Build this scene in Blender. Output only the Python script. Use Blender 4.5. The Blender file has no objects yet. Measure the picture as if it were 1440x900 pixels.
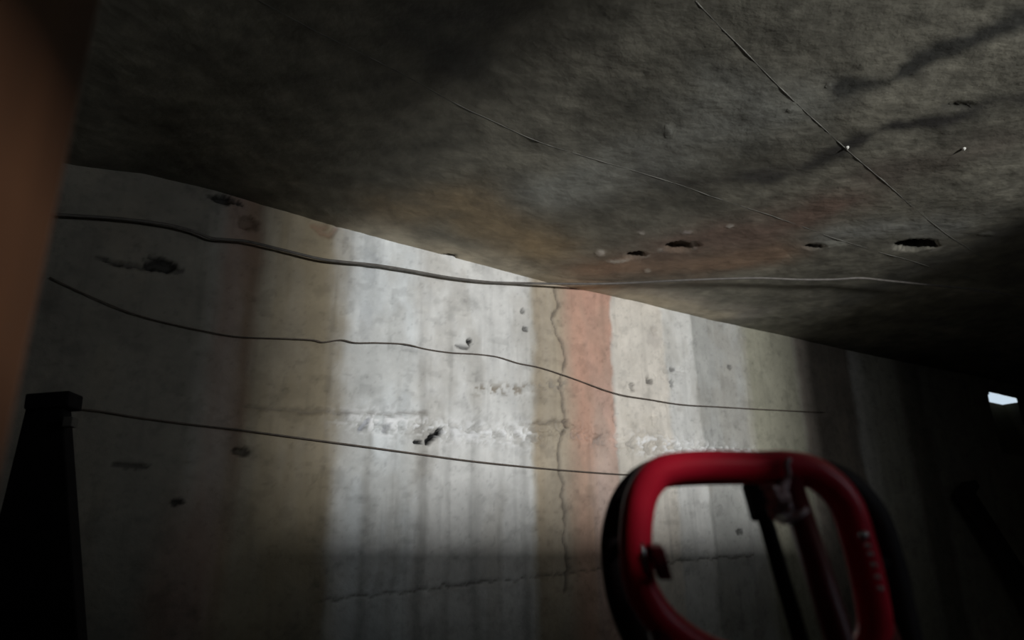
import bpy, bmesh, math, random
import numpy as np
from mathutils import Vector, Matrix

# ------------------------------------------------------------------ camera
SC = bpy.context.scene
COL = SC.collection
FPX = 1040.0                       # focal length in pixels of the 1440 x 900 frame
TH = math.radians(19.0)            # camera looks up under the slab
ROLL = 0.0146
CAM = np.array([0.0, 0.0, 1.1])
_R0 = np.array([1.0, 0, 0]); _U0 = np.array([0, -math.sin(TH), math.cos(TH)])
FW = np.array([0, math.cos(TH), math.sin(TH)])
RT = _R0*math.cos(ROLL) - _U0*math.sin(ROLL)
UP = _R0*math.sin(ROLL) + _U0*math.cos(ROLL)
cd = bpy.data.cameras.new('camera'); cam = bpy.data.objects.new('camera', cd); COL.objects.link(cam)
cd.sensor_width = 36.0; cd.lens = FPX/1440.0*36.0; cd.clip_start = 0.02; cd.clip_end = 200
B = -FW
cam.matrix_world = Matrix(((RT[0], UP[0], B[0], CAM[0]), (RT[1], UP[1], B[1], CAM[1]), (RT[2], UP[2], B[2], CAM[2]), (0, 0, 0, 1)))
cd.dof.use_dof = True; cd.dof.focus_distance = 2.3; cd.dof.aperture_fstop = 3.0
SC.camera = cam

# room axes: u runs along the long wall (to the right), n points at the long wall
AL = math.atan(0.65)
UD = np.array([math.cos(AL), math.sin(AL), 0.0]); ND = np.array([-math.sin(AL), math.cos(AL), 0.0])
N_WALL, N_WIN, U_L, U_R, H = 2.58, -1.2, -2.5, 8.2, 2.4
def W(u, n, z): return UD*u + ND*n + np.array([0, 0, z])
def ray(x, y): return FW + RT*((x-720)/FPX) - UP*((y-450)/FPX)
def on_wall(x, y, off=0.0):        # photo point -> (u, z) on the long wall
    d = ray(x, y); t = (N_WALL-off)/(d@ND); P = CAM + d*t; return P@UD, P[2]
def on_ceil(x, y, h=H):            # photo point -> (u, n) on the slab
    d = ray(x, y); t = (h-CAM[2])/d[2]; P = CAM + d*t; return P@UD, P@ND
def at(x, y, zc): return CAM + ray(x, y)*zc

# ------------------------------------------------------------------ light
world = bpy.data.worlds.new('world'); SC.world = world; world.use_nodes = True
bg = world.node_tree.nodes['Background']; bg.inputs[0].default_value = (0.72, 0.87, 1.0, 1); bg.inputs[1].default_value = 0.8
SC.view_settings.view_transform = 'Standard'; SC.view_settings.look = 'None'
SC.view_settings.gamma = 1.0; SC.view_settings.use_curve_mapping = False
SC.view_settings.exposure = 0.0
LAMP_N, LAMP_U, LAMP_Z = -4.0, 1.6, 1.45
def area(name, loc, aim, sx, sy, power, col):
    l = bpy.data.lights.new(name, 'AREA'); l.shape = 'RECTANGLE'; l.size = sx; l.size_y = sy; l.energy = power; l.color = col
    o = bpy.data.objects.new(name, l); COL.objects.link(o); o.location = loc
    o.rotation_euler = (Vector(aim)-Vector(loc)).to_track_quat('-Z', 'Y').to_euler(); return o
area('daylight_key', W(LAMP_U, LAMP_N, LAMP_Z), W(LAMP_U, 0, LAMP_Z), 0.38, 0.28, 310, (0.985, 0.995, 0.99))
area('daylight_soft', W(1.85, -4.2, 1.55), W(1.85, 0, 1.6), 3.0, 0.55, 60, (0.99, 0.99, 0.98))
area('trolley_fill', W(1.05, -2.2, 2.3), W(.6, .44, 1.2), 0.05, 0.05, 46, (0.99, 0.99, 0.98))  # added fill lamp behind a made-up opening, lights trolley and post

# ------------------------------------------------------------------ helpers
rng = np.random.RandomState(7)
def vnoise(x, y, seed=0):
    x = np.asarray(x, float); y = np.asarray(y, float)
    r = np.random.RandomState(seed); T = r.rand(256, 256)
    xi = np.floor(x).astype(int); yi = np.floor(y).astype(int); fx = x-xi; fy = y-yi
    fx = fx*fx*(3-2*fx); fy = fy*fy*(3-2*fy)
    g = lambda a, b: T[a % 256, b % 256]
    return (g(xi, yi)*(1-fx)+g(xi+1, yi)*fx)*(1-fy) + (g(xi, yi+1)*(1-fx)+g(xi+1, yi+1)*fx)*fy
def fbm(x, y, seed=0, oct=4):
    s = 0; a = 1; t = 0
    for k in range(oct):
        s = s + a*vnoise(x*2**k+17*k, y*2**k+31*k, seed+k); t += a; a *= .55
    return s/t
def sst(a, b, x): t = np.clip((x-a)/(b-a), 0, 1); return t*t*(3-2*t)
def band(x, a, b, s): return sst(a-s, a+s, x)*(1-sst(b-s, b+s, x))
def mixc(c, col, m): return c*(1-m[..., None]) + np.array(col)*m[..., None]
def polydist(px, py, pts):
    d = np.full(px.shape, 1e9)
    for (a, b), (c, e) in zip(pts[:-1], pts[1:]):
        dx, dy = c-a, e-b; L = dx*dx+dy*dy+1e-12
        t = np.clip(((px-a)*dx+(py-b)*dy)/L, 0, 1)
        d = np.minimum(d, np.hypot(px-a-t*dx, py-b-t*dy))
    return d

def mat(name, col=(.5, .5, .5), rough=.8, metal=0.0, nscale=20, namt=.25, bump=.15, bscale=60, attr=False, spec=.4, stretch=None):
    m = bpy.data.materials.new(name); m.use_nodes = True
    nt = m.node_tree; N = nt.nodes; L = nt.links; bs = N['Principled BSDF']
    tc = N.new('ShaderNodeTexCoord'); src = tc.outputs['Object']
    if stretch:
        mp = N.new('ShaderNodeMapping'); mp.inputs['Scale'].default_value = stretch; L.new(src, mp.inputs[0]); src = mp.outputs[0]
    n1 = N.new('ShaderNodeTexNoise'); n1.inputs['Scale'].default_value = nscale; n1.inputs['Detail'].default_value = 6; L.new(src, n1.inputs['Vector'])
    mr = N.new('ShaderNodeMapRange'); mr.inputs[1].default_value = .3; mr.inputs[2].default_value = .7
    mr.inputs[3].default_value = 1-namt; mr.inputs[4].default_value = 1+namt; L.new(n1.outputs['Fac'], mr.inputs[0])
    mx = N.new('ShaderNodeVectorMath'); mx.operation = 'SCALE'
    if attr:
        at_ = N.new('ShaderNodeAttribute'); at_.attribute_name = 'tint'; L.new(at_.outputs['Color'], mx.inputs[0])
    else:
        mx.inputs[0].default_value = col[:3]
    L.new(mr.outputs[0], mx.inputs['Scale']); L.new(mx.outputs[0], bs.inputs['Base Color'])
    n2 = N.new('ShaderNodeTexNoise'); n2.inputs['Scale'].default_value = bscale; n2.inputs['Detail'].default_value = 8; L.new(src, n2.inputs['Vector'])
    bp = N.new('ShaderNodeBump'); bp.inputs['Strength'].default_value = bump; bp.inputs['Distance'].default_value = .01
    L.new(n2.outputs['Fac'], bp.inputs['Height']); L.new(bp.outputs[0], bs.inputs['Normal'])
    bs.inputs['Roughness'].default_value = rough; bs.inputs['Metallic'].default_value = metal
    bs.inputs['Specular IOR Level'].default_value = spec
    return m
M = {
 'wall': mat('stained_concrete_wall', attr=True, rough=.75, nscale=9, namt=.12, bump=.35, bscale=45),
 'slab': mat('rough_concrete_slab', attr=True, rough=.8, nscale=12, namt=.22, bump=.25, bscale=38),
 'plain': mat('grey_concrete', (.10, .095, .085), .9, nscale=6, bump=.4),
 'dirt': mat('dark_earth', (.055, .047, .04), .95, nscale=5, namt=.4, bump=.7, bscale=25),
 'wood': mat('orange_brown_wood', (.088, .036, .015), .6, nscale=5, namt=.2, bump=.15, bscale=30, stretch=(6, 6, .5)),
 'black': mat('black_painted_steel', (.010, .009, .010), .9, nscale=20, spec=.1),
 'rubber_shade': mat('black_rubber_and_shade', (.02, .012, .014), .7, nscale=30),
 'red': mat('red_enamel', (.78, .02, .05), .35, nscale=14, namt=.15, bump=.06, bscale=40, spec=.5),
 'shade_red': mat('shaded_red_enamel', (.14, .010, .016), .4, nscale=14, namt=.2, bump=.06),  # red enamel darkened, the trolley's shade put into the colour
 'steel': mat('worn_steel', (.6, .58, .58), .3, metal=1.0, nscale=40, bump=.1),
 'tie': mat('pinkish_twine', (.62, .46, .47), .8, nscale=60, bump=.3),
 'cable': mat('grey_cable_sheath', (.11, .10, .09), .6, nscale=40, bump=.05),
 'wire': mat('rusty_wire', (.10, .08, .065), .7, nscale=60, bump=.1),
 'darkwood': mat('dark_timber', (.03, .025, .025), .85, nscale=8, bump=.3, stretch=(5, 5, .6)),
 'ridge': mat('cement_fin', (.13, .125, .11), .85, nscale=30, bump=.3),
 'chalk': mat('pale_lime', (.55, .54, .5), .8, nscale=30, bump=.3),
 'frame': mat('weathered_frame_paint', (.3, .29, .27), .7, nscale=14, bump=.2),
}
def obj(name, verts, faces, m, parent=None, smooth=False, mats=None):
    me = bpy.data.meshes.new(name); me.from_pydata([tuple(map(float, v)) for v in verts], [], faces); me.update()
    me.materials.append(m)
    if smooth:
        for p in me.polygons: p.use_smooth = True
    o = bpy.data.objects.new(name, me); COL.objects.link(o)
    if parent is not None: o.parent = parent; o.matrix_parent_inverse = parent.matrix_world.inverted()
    return o
def bmobj(name, bm, m, parent=None, smooth=False):
    me = bpy.data.meshes.new(name); bm.to_mesh(me); bm.free(); me.materials.append(m)
    if smooth:
        for p in me.polygons: p.use_smooth = True
    o = bpy.data.objects.new(name, me); COL.objects.link(o)
    if parent is not None: o.parent = parent; o.matrix_parent_inverse = parent.matrix_world.inverted()
    return o
def tag(o, label, cat, group=None):
    o['label'] = label; o['category'] = cat
    if group: o['group'] = group
    return o
def struct(o, label=None):
    o['kind'] = 'structure'
    if label: o['label'] = label
    return o
def empty(name, loc):
    o = bpy.data.objects.new(name, None); COL.objects.link(o); o.location = tuple(map(float, loc)); o.empty_display_size = .1
    bpy.context.view_layer.update(); return o
def catmull(pts, k=8, closed=False):
    P = [np.array(p, float) for p in pts]; n = len(P); out = []
    for i in range(n if closed else n-1):
        if closed: a, b, c, d = P[i-1], P[i], P[(i+1) % n], P[(i+2) % n]
        else: a, b, c, d = P[max(i-1, 0)], P[i], P[i+1], P[min(i+2, n-1)]
        for j in range(k):
            t = j/k
            out.append(.5*((2*b)+(c-a)*t+(2*a-5*b+4*c-d)*t*t+(3*b-a-3*c+d)*t**3))
    if not closed: out.append(P[-1])
    return out
def tube(pts, r, seg=12, closed=False):
    P = [Vector(p) for p in pts]; n = len(P); V = []; F = []
    T = []
    for i in range(n):
        a = P[(i-1) % n] if (closed or i > 0) else P[i]; b = P[(i+1) % n] if (closed or i < n-1) else P[i]
        T.append((b-a).normalized())
    nrm = T[0].orthogonal().normalized()
    for i in range(n):
        nrm = (nrm - T[i]*nrm.dot(T[i])).normalized(); bn = T[i].cross(nrm)
        rr = r[i] if hasattr(r, '__len__') else r
        for s in range(seg):
            a = 2*math.pi*s/seg; V.append(P[i] + nrm*math.cos(a)*rr + bn*math.sin(a)*rr)
    for i in range(n if closed else n-1):
        j = (i+1) % n
        for s in range(seg): F.append((i*seg+s, i*seg+(s+1) % seg, j*seg+(s+1) % seg, j*seg+s))
    if closed:   # align the last ring with the first
        a0 = min(range(seg), key=lambda k: (V[(n-1)*seg+k]-V[0]).length)
        F = F[:-seg]
        for s in range(seg): F.append(((n-1)*seg+(a0+s) % seg, (n-1)*seg+(a0+s+1) % seg, (s+1) % seg, s))
    else:
        F.append(tuple(range(seg))[::-1]); F.append(tuple((n-1)*seg+s for s in range(seg)))
    return V, F
def tubeobj(name, pts, r, m, parent=None, seg=12, closed=False):
    V, F = tube(pts, r, seg, closed); return obj(name, V, F, m, parent, True)
def prism(c, ax, ay, az, sx, sy, sz, sx2=None, sy2=None, bevel=.0):
    """box centred on c with half sizes; sx2, sy2 are the half sizes of its top"""
    sx2 = sx if sx2 is None else sx2; sy2 = sy if sy2 is None else sy2
    bm = bmesh.new(); c, ax, ay, az = (Vector(v) for v in (c, ax, ay, az)); vs = []
    for k, (a, b) in ((-1, (sx, sy)), (1, (sx2, sy2))):
        for i, j in ((-1, -1), (1, -1), (1, 1), (-1, 1)): vs.append(bm.verts.new(c+ax*i*a+ay*j*b+az*k*sz))
    for f in ((3, 2, 1, 0), (4, 5, 6, 7), (0, 1, 5, 4), (1, 2, 6, 5), (2, 3, 7, 6), (3, 0, 4, 7)): bm.faces.new([vs[i] for i in f])
    if bevel: bmesh.ops.bevel(bm, geom=bm.edges[:], offset=bevel, segments=2, affect='EDGES', profile=.5)
    return bm
X, Y, Z = Vector((1, 0, 0)), Vector((0, 1, 0)), Vector((0, 0, 1))
UV_, NV_ = Vector(UD), Vector(ND)

def gridmesh(name, G, tint, m, keep=None):
    """G: (a, b, 3) vertices; tint: (a, b, 3)"""
    a, b, _ = G.shape
    idx = np.arange(a*b).reshape(a, b)
    q = np.stack([idx[:-1, :-1], idx[1:, :-1], idx[1:, 1:], idx[:-1, 1:]], -1).reshape(-1, 4)
    if keep is not None: q = q[keep.reshape(-1)]
    me = bpy.data.meshes.new(name)
    me.vertices.add(a*b); me.vertices.foreach_set('co', G.reshape(-1).astype(np.float32))
    me.loops.add(q.size); me.loops.foreach_set('vertex_index', q.reshape(-1).astype(np.int32))
    me.polygons.add(len(q)); me.polygons.foreach_set('loop_start', (np.arange(len(q))*4).astype(np.int32))
    me.update(calc_edges=True)
    me.polygons.foreach_set('use_smooth', np.ones(len(q), bool))
    at_ = me.attributes.new('tint', 'FLOAT_COLOR', 'POINT')
    at_.data.foreach_set('color', np.concatenate([np.clip(tint, 0.004, .9), np.ones((a, b, 1))], -1).reshape(-1).astype(np.float32))
    me.materials.append(m); me.update()
    o = bpy.data.objects.new(name, me); COL.objects.link(o); return o

# ------------------------------------------------------------------ long stained wall
EDGE = [(110, 235), (200, 245), (300, 268), (400, 297), (480, 320), (620, 358), (780, 400), (900, 425), (1000, 450), (1100, 472), (1180, 490), (1300, 515), (1380, 530)]
eu, ez = zip(*[on_wall(x, y) for x, y in EDGE])
def ceil_edge(u): return np.interp(u, eu, ez)            # uneven underside of the slab along the wall
uu = np.concatenate([np.arange(U_L, -.3, .04), np.arange(-.3, 4.2, .008), np.arange(4.2, 5.9, .025), np.arange(5.9, 7.0, .0125), np.arange(7.0, U_R+.01, .04)])
zz = np.concatenate([np.arange(-.15, .6, .05), np.arange(.6, 2.56, .008)])
u, z = np.meshgrid(uu, zz, indexing='ij')
ux = lambda x, y=560: on_wall(x, y)[0]
# base colour of the concrete: pale lime wash and mineral runs, brown and rusty stains; painted light fall-off at right
wob = (fbm(u*3, z*1.2, 11)-.5)*.05
us = u + wob + (fbm(u*8, z*5, 12)-.5)*.04 + (fbm(u*30, z*18, 14, 3)-.5)*.02
c = np.zeros(u.shape+(3,)); c[:] = (.50, .495, .465)
run = fbm(u*14, z*.9, 3, 4); fine = fbm(u*40, z*2.5, 5, 3); blot = fbm(u*4, z*4, 8, 5)
c *= (.78+.44*blot)[..., None]
c *= (.9+.2*run)[..., None]
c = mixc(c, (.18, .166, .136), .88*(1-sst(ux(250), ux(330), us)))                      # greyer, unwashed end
brown = band(us+(run-.5)*.06, ux(318), ux(474), .05)*(.55+.6*fbm(u*9, z*1.5, 21))
c = mixc(c, (.25, .20, .12), np.clip(brown, 0, .9))                                # brown water stain
rust = band(us, ux(285), ux(345), .03)*sst(.9, 1.7, z)*.5 + band(us, ux(250), ux(335), .06)*(1-sst(1.1, 1.5, z))*.6
c = mixc(c, (.24, .12, .075), np.clip(rust*(.4+1.1*fbm(u*6, z*2, 33)), 0, .8))
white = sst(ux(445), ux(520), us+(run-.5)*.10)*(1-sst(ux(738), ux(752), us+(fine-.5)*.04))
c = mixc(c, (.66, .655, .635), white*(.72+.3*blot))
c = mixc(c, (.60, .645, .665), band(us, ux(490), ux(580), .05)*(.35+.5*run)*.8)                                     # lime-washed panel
for x, w, a in ((520, 7, .35), (592, 6, .45), (598, 3, .3), (668, 9, .3), (735, 7, .35), (700, 4, .15), (630, 5, .15), (560, 5, .15)):
    lo = 1-sst(1.45, 2.0, z+.3*(fbm(u*2+x, z*3, 41)-.5)); lo = np.maximum(lo, .25)
    m = np.exp(-((us-ux(x))/(w*.0032))**2)*a*1.15*lo*(.5+fbm(u*30, z*3, x))
    c = mixc(c, (.22, .215, .20), np.clip(m, 0, .85))                                # thin drips
tan = band(us+(fine-.5)*.03, ux(750), ux(830), .03)
c = mixc(c, (.37, .305, .22), tan*(.72+.35*run))
pink = sst(ux(785), ux(818), us)*(1-sst(ux(860), ux(867), us))*(.68+.32*sst(1.4, 2.1, z+.4*(blot-.5)))
c = mixc(c, (.50, .29, .215), np.clip(pink*(.6+.6*fbm(u*6, z*1.2, 51)), 0, .95))
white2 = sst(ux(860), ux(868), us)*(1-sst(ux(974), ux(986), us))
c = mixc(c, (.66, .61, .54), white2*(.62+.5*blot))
c = mixc(c, (.60, .61, .60), band(us, ux(940), ux(982), .02)*.7)
c = mixc(c, (.38, .38, .36), band(us, ux(983), ux(1050), .012)*.92)
c = mixc(c, (.25, .24, .175), band(us, ux(1052), ux(1130), .06)*.88)  # this band and the next: fading of the beam put into the colour
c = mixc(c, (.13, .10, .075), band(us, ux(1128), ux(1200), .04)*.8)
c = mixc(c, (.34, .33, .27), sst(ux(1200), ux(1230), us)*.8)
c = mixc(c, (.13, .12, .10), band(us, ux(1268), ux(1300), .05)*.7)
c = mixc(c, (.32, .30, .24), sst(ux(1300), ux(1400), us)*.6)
c *= (1-.12*sst(.55, .8, fine))[..., None]
grime = fbm(u*7, z*3.2, 311, 5); c = mixc(c, (.27, .235, .18), np.clip(sst(.52, .72, grime)*.26, 0, 1))
spk = fbm(u*55, z*55, 301, 3); spk2 = fbm(u*16, z*22, 305, 4)
c *= (1-.16*sst(.66, .80, spk)-.16*sst(.58, .74, spk2)+.06*sst(.55, .75, 1-spk))[..., None]
# relief: board-cast unevenness, construction joint with honeycombed concrete, spalls, cracks
d = (fbm(u*1.3, z*1.6, 61)-.5)*.018 + (fbm(u*9, z*9, 62)-.5)*.008 + (fbm(u*45, z*45, 63, 3)-.5)*.0025
joint = [on_wall(*p) for p in ((330, 572), (420, 582), (500, 590), (620, 606), (720, 612), (790, 606), (880, 622), (960, 632), (1060, 645))]
dj = polydist(u, z, joint)
hc = np.exp(-(dj/.045)**2)*band(u, ux(490), ux(1060), .12)
pit = fbm(u*48, z*60, 71, 4)
d += hc*((pit-.52)*.07)
c = mixc(c, (.82, .82, .82), np.clip(hc*sst(.5, .60, pit)*.9*(1-band(u, ux(745), ux(885), .04)), 0, 1))  # glints on the rough joint painted in as near-white
c = mixc(c, (.20, .19, .18), np.clip(hc*(1-sst(.32, .44, pit))*.5, 0, 1))
hc2 = np.exp(-(polydist(u, z, [on_wall(*p) for p in ((670, 548), (730, 548), (790, 540))])/.025)**2)
d += hc2*(pit-.52)*.03; c = mixc(c, (.25, .22, .18), np.clip(hc2*(1-sst(.38, .48, pit)), 0, 1))
hc3 = np.exp(-(polydist(u, z, [on_wall(*p) for p in ((880, 545), (930, 530), (960, 520), (905, 610), (1010, 632))])/.03)**2)
d += hc3*(pit-.5)*.035
def spall(x, y, rx, ry, depth, dark=1.0, col=(.006, .006, .006), rot=0.0, seed=0):  # default near-black colour paints in the shade inside the hole
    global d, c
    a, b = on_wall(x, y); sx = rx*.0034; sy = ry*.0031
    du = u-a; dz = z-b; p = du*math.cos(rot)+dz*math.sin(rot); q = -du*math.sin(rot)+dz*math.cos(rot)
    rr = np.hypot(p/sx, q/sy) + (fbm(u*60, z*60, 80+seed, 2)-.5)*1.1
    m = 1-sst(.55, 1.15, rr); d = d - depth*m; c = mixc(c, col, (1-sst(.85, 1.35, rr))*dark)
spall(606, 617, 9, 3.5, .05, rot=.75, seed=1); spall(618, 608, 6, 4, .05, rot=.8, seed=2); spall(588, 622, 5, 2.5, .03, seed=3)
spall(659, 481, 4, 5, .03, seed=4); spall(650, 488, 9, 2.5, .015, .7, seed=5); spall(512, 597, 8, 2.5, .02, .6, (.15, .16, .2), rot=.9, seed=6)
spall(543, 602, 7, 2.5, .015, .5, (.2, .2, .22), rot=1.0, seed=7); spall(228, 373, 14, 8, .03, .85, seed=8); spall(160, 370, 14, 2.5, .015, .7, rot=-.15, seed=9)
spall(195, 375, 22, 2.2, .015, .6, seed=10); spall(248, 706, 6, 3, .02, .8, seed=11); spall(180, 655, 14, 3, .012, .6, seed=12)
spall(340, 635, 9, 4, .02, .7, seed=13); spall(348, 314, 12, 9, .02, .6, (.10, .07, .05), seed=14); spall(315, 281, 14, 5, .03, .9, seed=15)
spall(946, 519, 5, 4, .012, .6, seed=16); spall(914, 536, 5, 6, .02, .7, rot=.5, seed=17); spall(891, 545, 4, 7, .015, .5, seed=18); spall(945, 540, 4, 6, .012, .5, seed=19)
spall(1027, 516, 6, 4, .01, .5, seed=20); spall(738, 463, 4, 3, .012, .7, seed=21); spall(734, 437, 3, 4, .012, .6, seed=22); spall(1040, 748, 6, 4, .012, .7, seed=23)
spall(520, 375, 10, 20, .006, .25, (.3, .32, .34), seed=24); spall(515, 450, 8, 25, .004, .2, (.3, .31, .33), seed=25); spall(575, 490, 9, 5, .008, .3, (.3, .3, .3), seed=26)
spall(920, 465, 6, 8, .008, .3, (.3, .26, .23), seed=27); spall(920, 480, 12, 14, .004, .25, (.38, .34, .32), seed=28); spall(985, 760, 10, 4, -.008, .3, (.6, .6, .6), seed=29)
def crack(pts, w, depth, dark, col=(.09, .075, .06), seed=0):
    global d, c
    P = [on_wall(*p) for p in pts]; dd = polydist(u+(fbm(u*25, z*25, 190+seed, 3)-.5)*.03, z+(fbm(u*25, z*25, 290+seed, 3)-.5)*.03, P)*(.5+1.3*fbm(u*12, z*12, 90+seed))
    m = np.exp(-(dd/w)**2); d = d - depth*m; c = mixc(c, col, np.clip(m*dark, 0, 1))
crack([(780, 405), (784, 430), (776, 448), (783, 470), (792, 485), (796, 505), (788, 530), (790, 560), (794, 600), (787, 625), (784, 650), (791, 680), (788, 700), (796, 720), (793, 760), (800, 800), (794, 830)], .007, .01, .75, seed=1)
crack([(748, 596), (775, 592), (800, 590)], .008, .012, .6, seed=2)
crack([(440, 848), (500, 841), (560, 833), (640, 823), (700, 817), (800, 807), (900, 795), (970, 788), (1060, 780)], .0045, .008, .7, seed=3)
crack([(345, 573), (430, 578), (560, 580), (600, 580)], .008, .01, .55, seed=4)
crack([(455, 320), (440, 318), (462, 330), (473, 322)], .012, .012, .6, (.2, .11, .07), seed=5)
crack([(866, 560), (862, 590), (868, 600)], .006, .006, .4, seed=6)
# splayed light slot high in the wall near its far end
va, vzt = on_wall(1390, 553); vb, vzb = on_wall(1430, 566)
vtop = .5*(on_wall(1392, 552)[1]+on_wall(1428, 556)[1]); vtop -= .012; vbot = vtop-.028
slot = (u > va) & (u < vb)
tt = np.clip((z-(vbot-.42))/.42, 0, 1)
rec = np.where(slot & (z <= vbot+.006), .10*tt**1.5, 0.0)
dn = np.where(slot & (z > vbot-.42) & (z <= vtop), -rec, d)
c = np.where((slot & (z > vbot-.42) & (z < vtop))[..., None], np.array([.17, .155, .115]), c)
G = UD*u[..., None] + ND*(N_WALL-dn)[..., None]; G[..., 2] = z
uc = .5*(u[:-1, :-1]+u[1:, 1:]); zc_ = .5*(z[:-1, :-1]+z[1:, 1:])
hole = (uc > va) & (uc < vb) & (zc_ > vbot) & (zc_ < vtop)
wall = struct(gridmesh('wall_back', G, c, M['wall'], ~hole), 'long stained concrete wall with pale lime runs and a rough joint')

# ------------------------------------------------------------------ slab overhead
su = np.concatenate([np.arange(U_L-.3, -.6, .06), np.arange(-.6, 4.6, .013), np.arange(4.6, U_R+.3, .05)])
sn = np.concatenate([np.arange(N_WIN-.2, .3, .06), np.arange(.3, N_WALL+.2, .013)])
p, q = np.meshgrid(su, sn, indexing='ij')
c = np.zeros(p.shape+(3,)); c[:] = (.160, .150, .118)
b1 = fbm(p*2.2, q*2.2, 101, 5); b2 = fbm(p*6, q*9, 104, 4); b3 = fbm(p*25, q*30, 107, 3)
c *= (.35+1.3*b1)[..., None]; c *= (.5+1.0*b2)[..., None]; c *= (.75+.5*b3)[..., None]
def sdist(pts): return polydist(p, q, [on_ceil(*t) for t in pts]) + (b2-.5)*.12
def smear(pts, w, col, a, lo=.3):
    global c
    m = np.exp(-(np.maximum(sdist(pts), 0)/w)**2)*a*(lo+(1-lo)*2*b1); c = mixc(c, col, np.clip(m, 0, .92))
smear([(560, 300), (640, 290), (700, 320), (760, 350)], .16, (.32, .23, .125), .8)
smear([(820, 375), (900, 372), (1000, 370), (1080, 360)], .13, (.29, .19, .125), .85)
smear([(930, 345), (1060, 330), (1130, 310), (1170, 290)], .14, (.19, .125, .095), .75)
smear([(900, 405), (1000, 430), (1060, 440)], .08, (.34, .31, .27), .7)  # grazing bounce from the wall painted into the slab colour
smear([(1240, 240), (1330, 230), (1400, 200)], .10, (.13, .105, .085), .5)
smear([(1000, 140), (1090, 160), (860, 230), (780, 270), (950, 220)], .14, (.27, .272, .24), .75)
smear([(1180, 330), (1270, 320), (1340, 320)], .10, (.27, .268, .24), .75)
smear([(520, 325), (620, 350), (760, 385), (880, 412), (1000, 440)], .11, (.50, .43, .32), .95)  # light along the wall corner painted in as a paler band
smear([(1440, 30), (1350, 60), (1290, 90), (1250, 115), (1190, 122)], .05, (.035, .035, .032), .85)
smear([(1440, 140), (1400, 140), (1340, 170), (1250, 178), (1200, 200), (1120, 245), (1060, 250)], .045, (.035, .032, .03), .85)
smear([(900, 245), (960, 262), (1040, 250), (1120, 236)], .035, (.06, .055, .05), .6)
smear([(880, 110), (920, 122), (950, 145)], .02, (.08, .075, .07), .6)
smear([(1440, 320), (1380, 345), (1250, 400), (1150, 440)], .09, (.08, .077, .07), .55)
smear([(600, 30), (680, 20), (640, 80)], .10, (.07, .07, .07), .5)
h = (fbm(p*1.1, q*1.3, 111)-.5)*.02 + (fbm(p*7, q*8, 112)-.5)*.007 + (fbm(p*30, q*34, 113, 3)-.5)*.0028
edge_w = sst(N_WALL-.9, N_WALL-.05, q)
base = H*(1-edge_w) + ceil_edge(p)*edge_w
h *= (1-.6*sst(N_WALL-.15, N_WALL, q))
def pock(x, y, rx, ry, depth, dark, col=(.02, .02, .02), seed=0, rim=0.0):  # dark colour of the deep ones paints in the shade inside
    global h, c
    a, b = on_ceil(x, y); ax, bx = on_ceil(x+10, y); L = math.hypot(ax-a, bx-b); e1 = ((ax-a)/L, (bx-b)/L)
    ay, by = on_ceil(x, y+5); L2 = math.hypot(ay-a, by-b); e2 = ((ay-a)/L2, (by-b)/L2)
    sx = rx*L/10; sy = ry*L2/5
    det = e1[0]*e2[1]-e1[1]*e2[0]; dp, dq = p-a, q-b
    s = (dp*e2[1]-dq*e2[0])/det; t = (-dp*e1[1]+dq*e1[0])/det
    rr = np.hypot(s/sx, t/sy) + (fbm(p*40, q*40, 130+seed, 2)-.5)*.7
    m = 1-sst(.7, 1.1, rr); h = h + (depth if depth > 0 else depth*.3)*m; c = mixc(c, col, (1-sst(.85, 1.25, rr))*dark if depth > 0 else np.clip((1-sst(.5, 1.3, rr))*dark*2*b3, 0, .8))
    if rim:
        r = np.exp(-((rr-1.4)/.15)**2)*sst(0, .6, t/sy)*sst(.4, .6, b2); c = mixc(c, (.45, .42, .37), r*rim)
pock(1288, 346, 27, 7, .09, .92, seed=1, rim=.5)
pock(895, 355, 13, 4, .03, .8, (.05, .04, .03), seed=2, rim=.6); pock(958, 346, 24, 6, .03, .6, (.08, .055, .035), seed=3, rim=.8)
pock(845, 351, 7, 4, -.012, .7, (.55, .5, .44), seed=4); pock(868, 362, 14, 2.5, -.01, .6, (.5, .46, .4), seed=5); pock(975, 345, 5, 5, -.01, .7, (.5, .44, .38), seed=6)
pock(1027, 319, 5, 2, -.012, .8, (.6, .56, .5), seed=7); pock(966, 326, 8, 2, -.01, .6, (.5, .44, .42), seed=8); pock(902, 325, 4, 2.5, -.01, .7, (.55, .5, .45), seed=9)
pock(910, 377, 4, 3, -.008, .6, (.5, .45, .38), seed=10); pock(1145, 348, 14, 3, .015, .6, (.07, .06, .05), seed=11); pock(1345, 150, 24, 4, .004, .5, (.05, .05, .045), seed=12)
pock(1110, 152, 9, 1.8, -.01, .5, (.42, .42, .38), seed=13); pock(1165, 121, 6, 2, -.01, .4, (.45, .45, .4), seed=14); pock(628, 358, 14, 2.5, .02, .8, seed=15)
pock(1170, 345, 20, 5, -.008, .3, (.42, .42, .36), seed=16); pock(1390, 330, 14, 3, -.008, .3, (.4, .4, .36), seed=17); pock(940, 185, 5, 8, -.01, .3, (.45, .45, .4), seed=18)
G = UD*p[..., None] + ND*q[..., None]; G[..., 2] = base + h
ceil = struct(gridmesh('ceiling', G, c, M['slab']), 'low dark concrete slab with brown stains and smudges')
def slab_z(a, b): i = np.abs(su-a).argmin(); j = np.abs(sn-b).argmin(); return G[i, j, 2]
def slab_line(pts, off, k=6):
    P = catmull([(*on_ceil(*t), 0) for t in pts], k); return [W(a, b, slab_z(a, b)-off) for a, b, _ in P]
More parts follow.
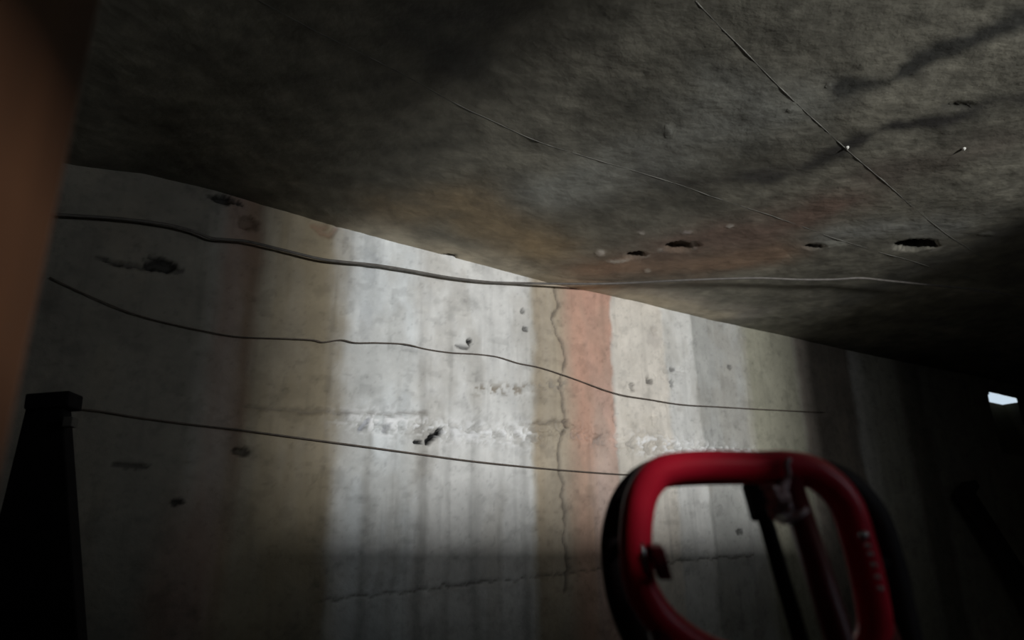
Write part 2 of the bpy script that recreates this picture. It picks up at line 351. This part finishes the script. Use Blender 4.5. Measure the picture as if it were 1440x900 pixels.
for pts in (((360, 0), (450, 48), (560, 103), (660, 155), (760, 200), (840, 226), (920, 250), (1010, 280), (1100, 310), (1190, 342), (1280, 368), (1360, 392), (1440, 414)),
            ((978, 0), (1040, 64), (1110, 135), (1190, 210), (1250, 262), (1330, 330), (1380, 362), (1425, 395))):
    L = slab_line(pts, -.0008); r = [.0017+.0007*math.sin(i*1.7)*math.sin(i*.63) for i in range(len(L))]
    tubeobj('seam_ridge', L, r, M['ridge'], ceil, 8)
for x, y in ((1191, 207), (1355, 208)):
    a, b = on_ceil(x, y); zz_ = slab_z(a, b)
    tubeobj('nail_stub', [W(a, b, zz_+.01), W(a+.002, b, zz_-.003), W(a+.004, b+.002, zz_-.007)], [.007, .006, .003], M['chalk'], ceil, 8)

# ------------------------------------------------------------------ floor and the other walls
def box(name, u0, u1, n0, n1, z0, z1, m, parent=None):
    bm = prism(W((u0+u1)/2, (n0+n1)/2, (z0+z1)/2), UV_, NV_, Z, abs(u1-u0)/2, abs(n1-n0)/2, (z1-z0)/2); return bmobj(name, bm, m, parent)
gu, gn = np.meshgrid(np.arange(U_L-.3, U_R+.3, .08), np.arange(N_WIN-.2, N_WALL+.3, .08), indexing='ij')
G2 = UD*gu[..., None]+ND*gn[..., None]; G2[..., 2] = -.012-.02*fbm(gu*3, gn*3, 201)
struct(gridmesh('floor', G2, np.zeros(gu.shape+(3,)), M['dirt']), 'dark earth floor')
struct(box('wall_left', U_L-.2, U_L, N_WIN-.2, N_WALL+.2, -.05, 2.6, M['plain']), 'dark grey end wall')
struct(box('wall_right', U_R, U_R+.2, N_WIN-.2, N_WALL+.2, -.05, 2.6, M['plain']), 'dark grey far end wall')
K = (N_WIN-LAMP_N)/(N_WALL-LAMP_N)
wl = LAMP_U+(ux(440)-LAMP_U)*K; wr = LAMP_U+(ux(1112)-LAMP_U)*K; ws = LAMP_Z+(on_wall(620, 712)[1]-LAMP_Z)*K; wt = 2.30
bm = bmesh.new()
v0, v1, vs_, vt_ = .40, .880, 1.868, 1.98  # second opening, unseen, added to let the trolley fill lamp in
for (a0, a1, b0, b1_) in ((U_L-.2, v0, -.05, 2.6), (v0, v1, -.05, vs_), (v0, v1, vt_, 2.6), (v1, wl, -.05, 2.6), (wr, U_R+.2, -.05, 2.6), (wl, wr, -.05, ws), (wl, wr, wt, 2.6)):
    t = prism(W((a0+a1)/2, N_WIN-.05, (b0+b1_)/2), UV_, NV_, Z, (a1-a0)/2, .05, (b1_-b0)/2)
    me = bpy.data.meshes.new('t'); t.to_mesh(me); t.free(); bm.from_mesh(me); bpy.data.meshes.remove(me)
t = prism(W(1.16, -1.9, 1.3), UV_, NV_, Z, .04, .6, 1.3)      # unseen blocker added to keep the trolley fill lamp out of the window
me = bpy.data.meshes.new('t'); t.to_mesh(me); t.free(); bm.from_mesh(me); bpy.data.meshes.remove(me)
struct(bmobj('wall_front', bm, M['plain']), 'grey concrete wall with a small open window')
for nm_, a_, b_, s_, t_, lab in (('window_1', wl, wr, ws, wt, 'small open window in the facing wall'), ('fill_opening', v0, v1, vs_, vt_, 'narrow unseen opening added in the facing wall for the fill lamp')):
    win = struct(empty(nm_, W((a_+b_)/2, N_WIN-.02, s_)), lab)
    for nm, a0, a1, b0, b1_ in (('window_jamb', a_-.04, a_+.001, s_-.04, t_+.04), ('window_jamb', b_-.001, b_+.04, s_-.04, t_+.04), ('window_sill', a_, b_, s_-.04, s_+.001), ('window_head', a_, b_, t_-.001, t_+.04)):
        bmobj(nm, prism(W((a0+a1)/2, N_WIN+.012, (b0+b1_)/2), UV_, NV_, Z, (a1-a0)/2, .012, (b1_-b0)/2, bevel=.003), M['frame'], win)

# ------------------------------------------------------------------ red tubular trolley
base_top = at(1105, 662, .72); sd = np.array([.10, -.22, -1.0]); sd /= np.linalg.norm(sd)
foot = base_top + sd*((base_top[2]-.02)/-sd[2])
tro = tag(empty('hand_trolley', (foot[0], foot[1], 0)), 'red tubular steel hand trolley with rounded loop handle in front of the wall', 'trolley')
def camp(pts, zc): return [at(x, y, zc + (y-660)/260*-.03) for x, y in pts]
ring = catmull(camp([(950, 659), (1000, 656), (1060, 657), (1110, 657), (1150, 668), (1187, 704), (1208, 765), (1224, 830), (1230, 890), (1205, 930), (1150, 940), (1080, 938), (1000, 920), (938, 880), (905, 834), (894, 785), (895, 735), (903, 695), (922, 669)], .72), 7, True)
hl = tubeobj('handle_loop', ring, .0158, M['red'], tro, 18, True)
ring2 = catmull(camp([(960, 662), (1060, 660), (1120, 662), (1180, 676), (1225, 722), (1248, 785), (1262, 850), (1275, 930), (1240, 990), (1150, 1010), (1050, 1000), (960, 970), (912, 920), (882, 862), (868, 800), (868, 745), (884, 698), (915, 670)], .80), 7, True)
tubeobj('rear_loop', ring2, .0165, M['rubber_shade'], tro, 18, True)  # dark outer side of the handle: shade put into the black colour
for i, j in ((12, 12), (48, 46), (105, 98)):      # short spacers joining the two loops
    a_, b_ = np.array(ring[i]), min(ring2, key=lambda q_: np.linalg.norm(np.array(q_)-np.array(ring[i])))
    tubeobj('spacer', [a_, (a_+np.array(b_))/2, b_], .006, M['black'], tro, 10)
def along(P, s): return P + sd*s
tubeobj('centre_rail', [along(base_top, s) for s in np.linspace(0, np.linalg.norm(foot-base_top), 10)], .0125, M['shade_red'], tro, 16)
b2p = at(1058, 668, .80); sl = b2p[2]-.02
rl = [b2p + sd*s for s in np.linspace(0, sl/-sd[2], 10)]
tubeobj('support_rail', rl, .008, M['black'], tro, 12)
cm = b2p + sd*.028
bmobj('rail_clamp', prism(cm, X, Vector(sd).cross(X).normalized(), Vector(sd), .012, .012, .02, bevel=.003), M['black'], tro)
b3 = at(1240, 880, .70); rr_ = [b3 + sd*s for s in np.linspace(0, (b3[2]-.02)/-sd[2], 8)]
tubeobj('side_rail', rr_, .0125, M['shade_red'], tro, 16)
b4 = at(925, 862, .70); r4 = [b4 + sd*s for s in np.linspace(0, (b4[2]-.02)/-sd[2], 8)]
tubeobj('side_rail', r4, .0125, M['shade_red'], tro, 16)
# bracket with a steel strip added for a highlight on the near side of the loop
bx = Vector(at(928, 790, .688)); dv = (Vector(at(931, 810, .688))-Vector(at(919, 766, .69))).normalized(); rv = Vector(RT)
brk = bmobj('bracket', prism(bx, rv, dv.cross(rv).normalized(), dv, .0065, .008, .0155, bevel=.002), M['shade_red'], tro)
cp = [Vector(at(903, 764, .680)), Vector(at(905, 780, .678)), Vector(at(910, 802, .678))]
tubeobj('clip', cp, [.0012, .0022, .0016], M['steel'], brk, 8)
# twine knotted round the rail under the handle
tw = []
for i in range(110):
    a = i*.42; s = .010+.036*i/110 + .006*math.sin(i*.9); rr = .013+.005*math.sin(i*1.3)
    tw.append(along(base_top, s) + RT*math.cos(a)*rr*1.05 - RT*.010 + FW*math.sin(a)*rr)
tubeobj('twine', tw, .0028, M['tie'], tro, 6)
kn = [at(1092+10*math.sin(i*1.9)+i*.4, 690+7*math.cos(i*1.3)+i*.7, .690+.008*math.sin(i*2.3)) for i in range(26)]
tubeobj('twine_knot', catmull(kn, 4), .0026, M['tie'], tro, 6)
tl = catmull([at(1110, 645, .703), at(1106, 655, .700), at(1108, 668, .699), at(1100, 680, .700)], 5)
tubeobj('twine_end', tl, .0028, M['tie'], tro, 6)
# steel beads added as glints down the far side of the loop
for i, (x, y) in enumerate(((1213, 752), (1218, 766), (1222, 778), (1227, 793), (1232, 810), (1236, 826))):
    zc = .70 - .012; P = at(x, y, zc-(y-660)/260*.03+.003); r = .0042 if i == 0 else .0022
    tubeobj('glint_bead', [P, P - FW*.004, P - FW*.006], [r, r, r*.5], M['steel'], tro, 8)
# axle, wheels and toe plate at the floor
ex = Vector((b3-b4)); ex.z = 0; ex.normalize(); ey = Z.cross(ex)
fm = Vector(((rr_[-1]+r4[-1])/2)); fm.z = .075
ax0 = fm - ex*.24; ax1 = fm + ex*.24
tubeobj('axle', [ax0, fm, ax1], .01, M['steel'], tro, 12)
for s in (ax0, ax1):
    d_ = (s-fm).normalized(); Pn = [s - d_*.03, s - d_*.026, s - d_*.012, s + d_*.012, s + d_*.026, s + d_*.03]
    wh = tubeobj('wheel', Pn, [.05, .068, .079, .079, .068, .05], M['rubber_shade'], tro, 28)
    tubeobj('wheel_hub', [s - d_*.034, s, s + d_*.034], .026, M['red'], wh, 16)
bmobj('toe_plate', prism(fm+ey*.14-Z*.065, ex, ey, Z, .2, .13, .006, bevel=.002), M['shade_red'], tro)
bmobj('cross_bar', prism(fm+Z*.30, ex, ey, Z, .15, .008, .02, bevel=.003), M['shade_red'], tro)

# ------------------------------------------------------------------ brown timber post close by on the left
e0 = at(146, 2, .50); pc = np.array([e0[0]-.12, e0[1]-.085, 0])
post = tag(bmobj('timber_post', prism((pc[0], pc[1], H/2-.01), X, Y, Z, .12, .085, H/2+.0, bevel=.006), M['wood']), 'orange-brown timber post close by at the left edge, floor to slab', 'post')

# ------------------------------------------------------------------ black tapered stand with a cap block
P0 = at(68, 590, 1.6); Pt = at(76, 566, 1.6)
st = tag(empty('tapered_stand', (P0[0], P0[1], 0)), 'black tapered stand with a flat cap block behind the brown post', 'stand')
P1 = at(66, 880, 1.5); hw1 = .044; hz = Pt[2]-.012
bm = bmesh.new(); vs = [bm.verts.new((P0[0]+dx, P0[1]+dy, zz_)) for zz_, l, rr in ((0, -.10, .40), (hz, -.042, .036)) for dx, dy in ((l, -.02), (rr, -.02), (rr, .02), (l, .02))]
for f in ((3, 2, 1, 0), (4, 5, 6, 7), (0, 1, 5, 4), (1, 2, 6, 5), (2, 3, 7, 6), (3, 0, 4, 7)): bm.faces.new([vs[i] for i in f])
bmesh.ops.bevel(bm, geom=bm.edges[:], offset=.004, segments=2, affect='EDGES', profile=.5)
bmobj('stand_body', bm, M['black'], st)
tl_ = Vector((1, 0, .06)).normalized()
bmobj('cap_block', prism((Pt[0], Pt[1], Pt[2]), tl_, Y, tl_.cross(Y), .047, .028, .017, bevel=.004), M['black'], st)
gk = at(99, 594, 1.56)
bmobj('bracket', prism(gk, X, Y, Z, .010, .012, .010, bevel=.002), M['plain'], st)

# ------------------------------------------------------------------ dark pole leaning on the wall at the far right
tp = W(*[(lambda a: (a[0], N_WALL-.10, a[1]))(on_wall(1360, 697, .1))][0]); 
d0 = ray(1592, 1056); bt = CAM + d0*((.0-CAM[2])/d0[2])
ln = tag(empty('leaning_prop', (bt[0], bt[1], 0)), 'dark timber prop with flat head leaning on the wall at far right', 'prop')
dl = Vector(tp-bt).normalized(); side = dl.cross(NV_).normalized(); fr = side.cross(dl).normalized()
Lp = (Vector(tp)-Vector(bt)).length
bmobj('shaft', prism(Vector(bt)+dl*Lp/2, side, fr, dl, .045, .035, Lp/2, bevel=.005), M['darkwood'], ln)
bmobj('head_plate', prism(Vector(tp)+dl*.02-side*.02, side, fr, dl, .085, .05, .025, bevel=.005), M['darkwood'], ln)

# ------------------------------------------------------------------ cable and wires strung along the wall
def wall_pts(pts, off): return [W(*(lambda a: (a[0], N_WALL-off, a[1]))(on_wall(x, y, off))) for x, y in pts]
cab = wall_pts([(60, 300), (100, 303), (150, 306), (200, 311), (240, 317), (275, 326), (297, 335), (320, 337), (350, 340), (400, 352), (450, 364), (480, 368), (530, 373), (580, 381), (630, 390), (680, 396), (720, 398)], .035)
cab += [W(*(lambda a: (a[0], a[1], H-.03))(on_ceil(x, y, H-.03))) for x, y in ((850, 399), (960, 394), (1060, 391), (1120, 393), (1170, 393), (1210, 391), (1250, 395), (1310, 401), (1370, 407), (1405, 412), (1445, 421), (1500, 436))]
tag(tubeobj('cable', catmull(cab, 6), .0052, M['cable'], None, 10), 'thick grey cable strung highest along the wall and on under the slab', 'cable')
w2 = wall_pts([(70, 390), (130, 418), (200, 445), (290, 466), (340, 474), (400, 476), (440, 478), (455, 481), (480, 478), (500, 482), (530, 482), (570, 484), (600, 491), (635, 496), (670, 498), (700, 502), (730, 511), (760, 517), (800, 530), (865, 553), (915, 562), (960, 569), (1010, 572), (1060, 575), (1160, 580)], .012)
tag(tubeobj('wire', catmull(w2, 5), .0024, M['wire'], None, 8), 'thin wavy wire along the wall, second below the slab', 'wire')
w3 = wall_pts([(60, 572), (130, 577), (200, 588), (270, 597), (340, 605), (400, 613), (460, 621), (520, 629), (600, 640), (660, 648), (725, 655), (790, 661), (870, 667), (940, 671)], .015)
tag(tubeobj('wire', catmull(w3, 5), .003, M['wire'], None, 8), 'dark sagging wire along the wall, lowest, ending behind the red handle', 'wire')
